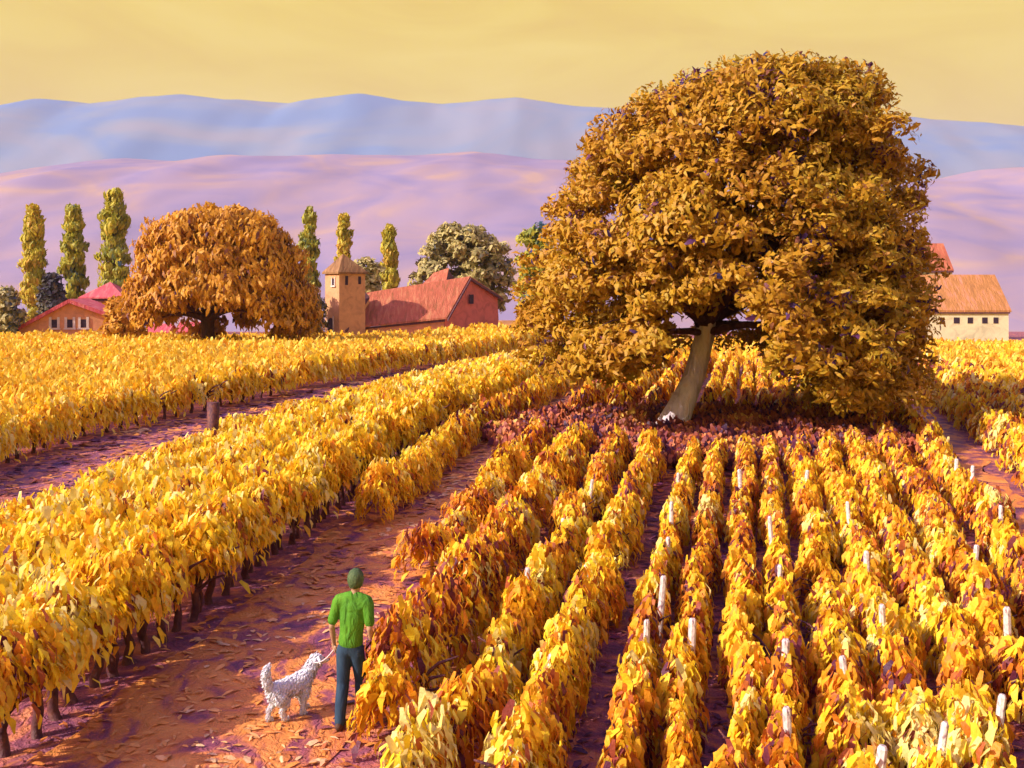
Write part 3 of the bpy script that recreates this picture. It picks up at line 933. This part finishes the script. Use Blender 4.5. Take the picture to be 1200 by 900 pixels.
part('roof', tw, tower_roof, 'browntile')
frL = Frame((lf.x, lf.y, gt), (cn.x - lf.x, cn.y - lf.y, 0)); frR = Frame((cn.x, cn.y, gt), (rt.x - cn.x, rt.y - cn.y, 0))
WL = (V3((cn.x, cn.y, 0)) - V3((lf.x, lf.y, 0))).length; WR = (V3((rt.x, rt.y, 0)) - V3((cn.x, cn.y, 0))).length
zw = P(0, 334, ZW).z - gt
window(tw, frL, WL * .6, zw, .42, .75, True, fw=.12)
window(tw, frR, WR * .28, zw, .36, 1.05, False); window(tw, frR, WR * .78, zw + .1, .36, .9, False)
window(tw, frL, WL * .4, .2, .85, 3.15, True, True, 'door', fw=.16)

# red-roofed barn, roof rising with the slope towards the right
ba = thing('barn', 'long barn with red tiled roof and rose gable end right of the tower', 'barn', (P(470, 390, 122).x, 122, float(gz(-12, 122))))
EL = P(404, 386, 119); ER = P(521, 374, 121.5); RL = P(430, 345, 123.5); RR = P(548, 326, 126)
BR = P(586, 374, 130)                      # far corner of the gable's foot
ERR = P(583, 350, 130)
ov = (ER - EL).normalized()
# walls
part('wall', ba, lambda bm: poly_solid(bm, [V3((EL.x + .3, EL.y + .3, -2)), V3((ER.x - .1, ER.y + .3, -2)), V3((ER.x - .1, ER.y + .3, ER.z)), V3((EL.x + .3, EL.y + .3, EL.z))], V3((.1, .4, 0))), 'salmon')
g_ = part('gable', ba, lambda bm: poly_solid(bm, [V3((ER.x, ER.y + .4, -2)), V3((BR.x, BR.y, -2)), V3((ERR.x, ERR.y, ERR.z)), V3((RR.x, RR.y, RR.z - .1)), V3((ER.x, ER.y + .4, ER.z))], V3((-.4, .3, 0))), 'pinkwall')
g_['label'] = 'rose red gable end wall'
part('roof', ba, lambda bm: poly_solid(bm, [EL, ER + ov * .3, RR + ov * .3, RL], V3((0, .05, .22))), 'redtile')
back_l = RL + (ERR - RR)
part('roof', ba, lambda bm: poly_solid(bm, [RL, RR + ov * .3, ERR + ov * .5, back_l], V3((0, .05, .22))), 'redtile')
part('verge', ba, lambda bm: (poly_solid(bm, [ER + ov * .34, ER + ov * .34 - Zv * .28, RR + ov * .34 - Zv * .28, RR + ov * .34], V3((.12, -.12, 0))),
                              poly_solid(bm, [RR + ov * .34, RR + ov * .34 - Zv * .3, ERR + ov * .6 - Zv * .3, ERR + ov * .6], V3((.12, -.12, 0)))), 'eave')
part('eave', ba, lambda bm: poly_solid(bm, [EL + V3((0, .15, -.02)), EL + V3((0, .15, -.2)), ER + V3((0, .15, -.3)), ER + V3((0, .15, -.02))], V3((.02, .14, 0))), 'eave')
gd = (BR - ER); gd.z = 0
frG = Frame((ER.x + .05, ER.y + .35, -1.3), gd)
window(ba, frG, gd.length * .46, P(0, 356, 126).z + 1.3, .75, 1.15, False)
# the lean-to whose brown roof climbs from the tower's foot to the barn ridge
lean = thing('lean_to', 'brown sloping lean-to roof between the tower and the red barn', 'shed', (P(415, 390, 118).x, 118, gt))
l0, l1, l2, l3 = P(399, 390, 117.6), P(407, 389, 117.4), P(433, 350, 121.6), P(428, 344, 122)
part('roof', lean, lambda bm: poly_solid(bm, [l0, l1, l2, l3], V3((0, -.05, .22))), 'eave')
part('wall', lean, lambda bm: poly_solid(bm, [l0 + V3((.2, .3, -.1)), l3 + V3((.1, .3, -.1)), V3((l3.x + .1, l3.y + .3, gt - .5)), V3((l0.x + .2, l0.y + .3, gt - .5))], V3((.35, 0, 0))), 'tower')
# roof behind the barn
sm = thing('outbuilding', 'small red roof with dark gable poking up behind the barn ridge', 'outbuilding', (P(518, 340, 134).x, 134, float(gz(-9, 134))))
q0, q1, q2, q3 = P(494, 336, 133), P(522, 334, 133), P(526, 316, 136), P(508, 322, 136)
part('roof', sm, lambda bm: poly_solid(bm, [q0, q1, q2, q3], V3((0, .1, .25))), 'redtile')
q4 = P(535, 331, 139)
part('gable', sm, lambda bm: poly_solid(bm, [V3((q1.x, q1.y, -1.5)), V3((q4.x, q4.y, -1.5)), q4, q2, q1], V3((-.3, .3, 0))), 'eave')
part('wall', sm, lambda bm: poly_solid(bm, [V3((q0.x + .2, q0.y + .3, -1.5)), V3((q1.x - .2, q1.y + .3, -1.5)), q1 + V3((-.2, .3, 0)), q0 + V3((.2, .3, 0))], V3((0, .3, 0))), 'salmon')
# low stone wall right of the barn
wl_ = P(584, 377, 120); wr_ = P(640, 379, 120)
o = part('stone_wall', thing('garden_wall', 'low pale wall running from the barn towards the great tree', 'wall', (wl_.x, 120, 0)), lambda bm: box(bm, wl_.x, wr_.x, 120, 120.4, -1.5, wl_.z + .15), 'tower')

# white farm building at right
ZR = 106.0
a = P(1064, 396, ZR); b = P(1182, 396, ZR)
wb, frw = gable_house('farm_building', 'long white farm building with orange roof and five small dark openings at right', 'farm building', (a.x, ZR, 0), (b.x, ZR, 0), 7, P(0, 364, ZR).z,
                      P(0, 324, ZR + 3.5).z, float(gz(a.x, ZR)), 'cream', 'orangetile', .22, .2, False)
part('eave', wb, lambda bm: box(bm, a.x, b.x + .1, ZR - .14, ZR - .01, P(0, 367.5, ZR).z, P(0, 364.5, ZR).z), 'eave')
for i, (x, wd) in enumerate(((1085, .5), (1104, .45), (1121, .6), (1137, .55), (1154, .55), (1167, .5))):
    window(wb, frw, (x - 600) / F * ZR - a.x, P(0, 379, ZR).z - float(gz(a.x, ZR)), wd, .62, False)
Z4 = 128.0
a = P(1060, 330, Z4); b = P(1116, 330, Z4)
tb, fq = gable_house('farmhouse', 'taller cream house with red roof half hidden behind the great tree', 'house', (a.x, Z4, 0), (b.x, Z4, 0), 6, P(0, 317, Z4).z, P(0, 287, Z4 + 3).z, float(gz(a.x, Z4)), 'cream', 'redtile', .15, .2, False)
part('eave', tb, lambda bm: box(bm, a.x, b.x + .1, Z4 - .14, Z4 - .01, P(0, 319.5, Z4).z, P(0, 317.3, Z4).z), 'eave')


# ------------------------------------------------------------------ the man and the dog
def skin(name, verts, edges, radii, mat, parent, root=0, levels=2, vox=.011, smooth=6):
    """one closed, continuous surface grown round a skeleton of tapering limbs"""
    bm = bmesh.new()
    up = Vector((0, 1, .1))
    def frame(t):
        t = t.normalized(); a = t.cross(up)
        if a.length < 1e-3: a = Vector((1, 0, 0))
        a.normalize(); return a, t.cross(a), t
    rad = [(r if isinstance(r, tuple) else (r, r)) for r in radii]
    fr = {}
    for i, j in edges:
        t = verts[j] - verts[i]
        for q in (i, j): fr.setdefault(q, frame(t))
    for i, p in enumerate(verts):
        a, b_, t = fr.get(i, frame(Vector((0, 0, 1))))
        rx, ry = rad[i]; rt = (rx * ry) ** .5 * (.8 if max(rx, ry) > .08 else 1)
        mtx = Matrix(((a.x * rx, b_.x * ry, t.x * rt, p.x), (a.y * rx, b_.y * ry, t.y * rt, p.y), (a.z * rx, b_.z * ry, t.z * rt, p.z), (0, 0, 0, 1)))
        bmesh.ops.create_icosphere(bm, subdivisions=3, radius=1, matrix=mtx)
    for i, j in edges:
        a, b_, t = frame(verts[j] - verts[i]); rings = []
        for q in (i, j):
            rx, ry = rad[q]
            rings.append([bm.verts.new(verts[q] + a * rx * math.cos(k * math.pi / 10) + b_ * ry * math.sin(k * math.pi / 10)) for k in range(20)])
        for k in range(20):
            bm.faces.new([rings[0][k], rings[0][(k + 1) % 20], rings[1][(k + 1) % 20], rings[1][k]])
        bm.faces.new(rings[0][::-1]); bm.faces.new(rings[1])
    bmesh.ops.recalc_face_normals(bm, faces=bm.faces)
    me = bpy.data.meshes.new(name); bm.to_mesh(me); bm.free()
    o = bpy.data.objects.new(name, me); C.objects.link(o)
    md = o.modifiers.new('r', 'REMESH'); md.mode = 'VOXEL'; md.voxel_size = vox
    sm_ = o.modifiers.new('s', 'SMOOTH'); sm_.factor = .5; sm_.iterations = smooth
    bpy.context.view_layer.update()
    dg = bpy.context.evaluated_depsgraph_get()
    nm = bpy.data.meshes.new_from_object(o.evaluated_get(dg)); nm.name = name
    bpy.data.objects.remove(o)
    for p in nm.polygons: p.use_smooth = True
    nm.materials.clear(); nm.materials.append(mat)
    return link(bpy.data.objects.new(name, nm), parent)


class Sk:
    def __init__(s): s.v, s.e, s.r = [], [], []
    def add(s, p, r, par=None):
        s.v.append(Vector(p)); s.r.append(r); i = len(s.v) - 1
        if par is not None: s.e.append((par, i))
        return i
    def chain(s, par, pts):
        for p, r in pts: par = s.add(p, r, par)
        return par


M['skin'] = surf_mat('skin', [(.3, (.36, .22, .13)), (.7, (.46, .29, .17))], 5, rough=.6, bump=.1)
M['hair'] = surf_mat('hair_olive', [(.3, (.04, .075, .03)), (.7, (.10, .15, .05))], 20, rough=.7, bump=.7, bscale=60, bdist=.01)
M['shirt'] = surf_mat('green_shirt', [(.3, (.045, .16, .008)), (.55, (.08, .26, .012)), (.75, (.13, .32, .02))], 5, (1, 1, .6), rough=.8, bump=1, bscale=7, bdist=.06)
M['jeans'] = surf_mat('blue_trousers', [(.3, (.012, .035, .07)), (.6, (.025, .06, .10)), (.8, (.06, .08, .08))], 6, (1, 1, .4), rough=.8, bump=.5, bscale=12, bdist=.02)
M['shoe'] = surf_mat('brown_shoe', [(.3, (.05, .025, .02)), (.7, (.12, .06, .03))], 6)
M['fur'] = surf_mat('white_fur', [(.3, (.74, .74, .78)), (.6, (.84, .84, .84)), (.8, (.88, .87, .84))], 7, rough=.8, bump=1, bscale=26, bdist=.03)
M['nose'] = surf_mat('dark_nose', [(.3, (.02, .02, .02)), (.7, (.03, .03, .03))], 5)
M['leash'] = surf_mat('pale_leash', [(.3, (.6, .5, .5)), (.7, (.72, .66, .62))], 5)

MX, MY = (411 - 600) / F * 11.75, 11.75
man = thing('person', 'man seen from behind in green t-shirt and blue trousers walking a white dog', 'person', (MX, MY, .012), math.radians(-8))
man.scale = (.86, .92, 1.0)
# local frame: +y is the way he walks, +x his right
b = Sk()
pel = b.add((0, 0, .93), (.15, .115))
sp = b.chain(pel, [((.01, .0, 1.06), (.135, .10)), ((.02, .01, 1.20), (.15, .105)), ((.03, .02, 1.34), (.165, .105)), ((.038, .03, 1.43), (.10, .075))])
nk = b.chain(sp, [((.045, .035, 1.49), .055), ((.05, .045, 1.54), .056)])
hd = b.chain(nk, [((.053, .05, 1.60), (.074, .086)), ((.055, .052, 1.66), (.078, .094)), ((.055, .05, 1.715), (.060, .074))])
for s, hip, knee, ank, toe in ((-1, (-.095, 0, .86), (-.10, -.02, .48), (-.10, -.15, .10), (-.10, -.02, .035)), (1, (.095, 0, .86), (.10, .13, .49), (.10, .17, .10), (.11, .32, .035))):
    k = b.chain(pel, [(hip, .088)])
    b.chain(k, [(((hip[0] + knee[0]) / 2, (hip[1] + knee[1]) / 2, .67), .078), (knee, .058), (((knee[0] + ank[0]) / 2, (knee[1] + ank[1]) / 2 - .015, .31), .055), (ank, .036), (((ank[0] + toe[0]) / 2, (ank[1] + toe[1]) / 2, .05), .036), (toe, .030)])


def hand(b, wr, d, side, palm_n):
    d = Vector(d).normalized(); n = Vector(palm_n).normalized(); s = d.cross(n).normalized() * side
    w0 = b.v[wr]
    pm = b.add(w0 + d * .05, (.034, .018), wr)
    for i, (off, l) in enumerate(((-.028, .062), (-.010, .074), (.010, .070), (.027, .055))):
        k0 = b.add(w0 + d * .088 + s * off, .0115, pm)
        k1 = b.add(b.v[k0] + d * l * .5 + n * .010, .010, k0)
        b.add(b.v[k1] + d * l * .32 + n * .032, .008, k1)
    t0 = b.add(w0 + d * .035 - s * .038 + n * .01, .0125, pm)
    b.add(b.v[t0] + d * .045 - s * .016 + n * .022, .010, t0)


for s, sh, el, wr in ((-1, (-.175, .025, 1.405), (-.255, -.02, 1.13), (-.262, .09, .90)), (1, (.225, .03, 1.40), (.275, -.05, 1.13), (.285, .06, .90))):
    k = b.chain(sp, [(sh, .066)])
    k = b.chain(k, [(tuple((Vector(sh) * .5 + Vector(el) * .5)), .050), (el, .040), (tuple(Vector(el) * .5 + Vector(wr) * .5), .038), (wr, .026)])
    hand(b, k, (0, .25, -1), s, (-s * .8, .5, 0))
body = skin('body', b.v, b.e, b.r, M['skin'], man, pel, vox=.0055, smooth=3)
# ears and nose as soft bumps of the head, joined into the body mesh
bm = bmesh.new(); bm.from_mesh(body.data)
for (p, sx, sy, sz) in (((-.030, .05, 1.635), .012, .022, .032), ((.138, .05, 1.635), .012, .022, .032), ((.055, .150, 1.63), .012, .020, .022)):
    bmesh.ops.create_icosphere(bm, subdivisions=2, radius=1, matrix=Matrix.Translation(p) @ Matrix.Diagonal((sx, sy, sz, 1)))
bm.to_mesh(body.data); bm.free()
for p in body.data.polygons: p.use_smooth = True
for x in (.025, .085):
    bm = bmesh.new(); bmesh.ops.create_icosphere(bm, subdivisions=2, radius=.011, matrix=Matrix.Translation((x, .140, 1.655))); bm_obj('eye', bm, M['nose'], man)
bm = bmesh.new(); bmesh.ops.create_icosphere(bm, subdivisions=2, radius=1, matrix=Matrix.Translation((.055, .146, 1.595)) @ Matrix.Diagonal((.025, .008, .006, 1))); bm_obj('mouth', bm, M['pinkwall'], man)
# hair: cap of hair over the crown and nape
bm = bmesh.new()
bmesh.ops.create_icosphere(bm, subdivisions=4, radius=1, matrix=Matrix.Translation((.055, .036, 1.668)) @ Matrix.Diagonal((.108, .112, .122, 1)))
bmesh.ops.delete(bm, geom=[v for v in bm.verts if v.co.z < 1.565 or (v.co.y > .09 and v.co.z < 1.69)], context='VERTS')
for v in bm.verts:
    v.co += (v.co - Vector((.055, .03, 1.65))).normalized() * (.006 * math.sin(v.co.x * 240) * math.sin(v.co.z * 190) + random.uniform(-.002, .003))
bm_obj('hair', bm, M['hair'], man, True)
# t-shirt
b = Sk()
c0 = b.add((.0, .0, .96), (.168, .135))
k = b.chain(c0, [((.01, 0, 1.06), (.158, .125)), ((.02, .01, 1.20), (.172, .13)), ((.03, .02, 1.34), (.180, .125)), ((.040, .03, 1.432), (.11, .088))])
for sh, el in (((-.175, .025, 1.405), (-.245, -.01, 1.20)), ((.225, .03, 1.40), (.268, -.03, 1.20))):
    b.chain(k, [(sh, .084), (tuple(Vector(sh) * .5 + Vector(el) * .5), .073), (el, .067)])
skin('shirt', b.v, b.e, b.r, M['shirt'], man, c0)
# trousers
b = Sk()
c0 = b.add((0, 0, .93), (.160, .128))
b.chain(c0, [((0, 0, .99), (.150, .120))])
for hip, knee, ank in (((-.093, 0, .85), (-.10, -.02, .48), (-.10, -.15, .09)), ((.093, 0, .85), (.10, .13, .49), (.10, .17, .09))):
    b.chain(c0, [(hip, .104), (tuple((Vector(hip) + Vector(knee)) / 2), .094), (knee, .084), (tuple((Vector(knee) + Vector(ank)) / 2 + Vector((0, -.015, 0))), .080), (ank, .070)])
skin('trousers', b.v, b.e, b.r, M['jeans'], man, c0)
for x, y in ((-.10, -.16), (.10, .16)):
    b = Sk(); k = b.add((x, y - .04, .05), (.05, .05)); b.chain(k, [((x, y + .06, .046), (.052, .045)), ((x, y + .15, .038), (.046, .034)), ((x, y + .20, .034), (.03, .025))])
    skin('shoe', b.v, b.e, b.r, M['shoe'], man, 0)

# the dog, walking away to the right
DX, DY = (343 - 600) / F * 12.0, 12.0
dog = thing('dog', 'fluffy white dog with raised tail walking on the path at the left of the man', 'dog', (DX, DY, .012), math.radians(-42))
# local +y is forward
b = Sk()
ch = b.add((0, .14, .37), (.105, .125))
bk = b.chain(ch, [((0, .0, .365), (.098, .108)), ((0, -.14, .365), (.088, .095)), ((0, -.23, .37), (.085, .092))])
tl = b.chain(bk, [((0, -.30, .42), .035), ((0, -.345, .50), .042), ((0, -.36, .60), .040), ((0, -.33, .68), .022)])
nk = b.chain(ch, [((0, .23, .44), (.075, .082)), ((0, .29, .52), (.066, .07))])
hd = b.chain(nk, [((0, .34, .565), (.076, .072)), ((0, .40, .55), (.06, .054)), ((0, .46, .525), (.036, .032)), ((0, .505, .515), (.026, .022))])
for s, fy in ((-1, .10), (1, -.04)):
    b.chain(ch, [((s * .062, .15, .27), .052), ((s * .065, .13 + fy * .3, .18), .034), ((s * .065, .13 + fy * .7, .09), .027), ((s * .065, .13 + fy, .028), .027), ((s * .065, .175 + fy, .022), .022)])
for s, fy in ((-1, -.06), (1, .07)):
    b.chain(bk, [((s * .062, -.20, .29), .066), ((s * .068, -.155 + fy * .4, .21), .042), ((s * .068, -.245 + fy * .7, .13), .026), ((s * .068, -.225 + fy, .03), .025), ((s * .068, -.18 + fy, .022), .022)])
bd = skin('body', b.v, b.e, b.r, M['fur'], dog, 0)
# shaggy coat: locks of fur growing out of the skin, all part of the dog's coat
co = np.array([v.co[:] for v in bd.data.vertices]); no = np.array([v.normal[:] for v in bd.data.vertices])
idx = rng.integers(0, len(co), 6500); idx = idx[co[idx][:, 1] < .40]
n = len(idx)
p = co[idx] + rng.normal(0, .006, (n, 3)); nn_ = unit(no[idx] + rng.normal(0, .16, (n, 3)))
d = unit(np.stack([rng.normal(0, .25, n), -np.ones(n) * .6 + rng.normal(0, .2, n), -np.ones(n) * .55], 1) + nn_ * .22)
slim = np.where(co[idx][:, 2] < .2, .5, 1.0)
V, Fq = dabs(p + d * .018 * slim[:, None], d, nn_, (.055 * slim) * rng.uniform(.6, 1.3, n), .016 * slim, .1)
cs, sn = math.cos(dog.rotation_euler[2]), math.sin(dog.rotation_euler[2])
Vw = np.stack([V[:, 0] * cs - V[:, 1] * sn, V[:, 0] * sn + V[:, 1] * cs, V[:, 2]], 1) + np.array(dog.location)
mesh_np('coat', Vw, Fq, M['fur'], dog)
for s in (-1, 1):
    b = Sk(); k = b.add((s * .058, .325, .61), (.026, .018)); b.chain(k, [((s * .085, .325, .57), (.032, .016)), ((s * .090, .33, .52), (.020, .012))])
    skin('ear', b.v, b.e, b.r, M['fur'], dog, 0)
    bm = bmesh.new(); bmesh.ops.create_icosphere(bm, subdivisions=2, radius=.010, matrix=Matrix.Translation((s * .036, .432, .578))); bm_obj('eye', bm, M['nose'], dog)
bm = bmesh.new(); bmesh.ops.create_icosphere(bm, subdivisions=2, radius=.016, matrix=Matrix.Translation((0, .528, .520))); bm_obj('nose', bm, M['nose'], dog)

bpy.context.view_layer.update()
hw_ = man.matrix_world @ Vector((-.262, .11, .83))
nw_ = dog.matrix_world @ Vector((0, .27, .56))
mid_ = (hw_ + nw_) / 2 + Vector((0, 0, -.13))
V, Fq = tube(bez(hw_, mid_, nw_, 12), [.008] * 12, 6)
tag(mesh_np('leash', V, Fq, M['leash'], smooth=True), 'pale leash running from the man\'s left hand to the white dog', 'leash')

# ------------------------------------------------------------------ haze
HAZE = 0.75e-4
if HAZE > 0:
    bm = bmesh.new(); box(bm, -10000, 10000, -14, 9500, -95, 1150)
    m, nt, nd, lk = new_mat('haze_air'); out = nd.new('ShaderNodeOutputMaterial'); pv = nd.new('ShaderNodeVolumePrincipled')
    pv.inputs['Color'].default_value = (.84, .80, .95, 1); pv.inputs['Density'].default_value = HAZE; pv.inputs['Anisotropy'].default_value = 0.0
    lk.new(pv.outputs[0], out.inputs['Volume'])
    o = bm_obj('haze', bm, m); o['kind'] = 'stuff'; o['label'] = 'pale lilac haze filling the valley air'; o['category'] = 'haze'
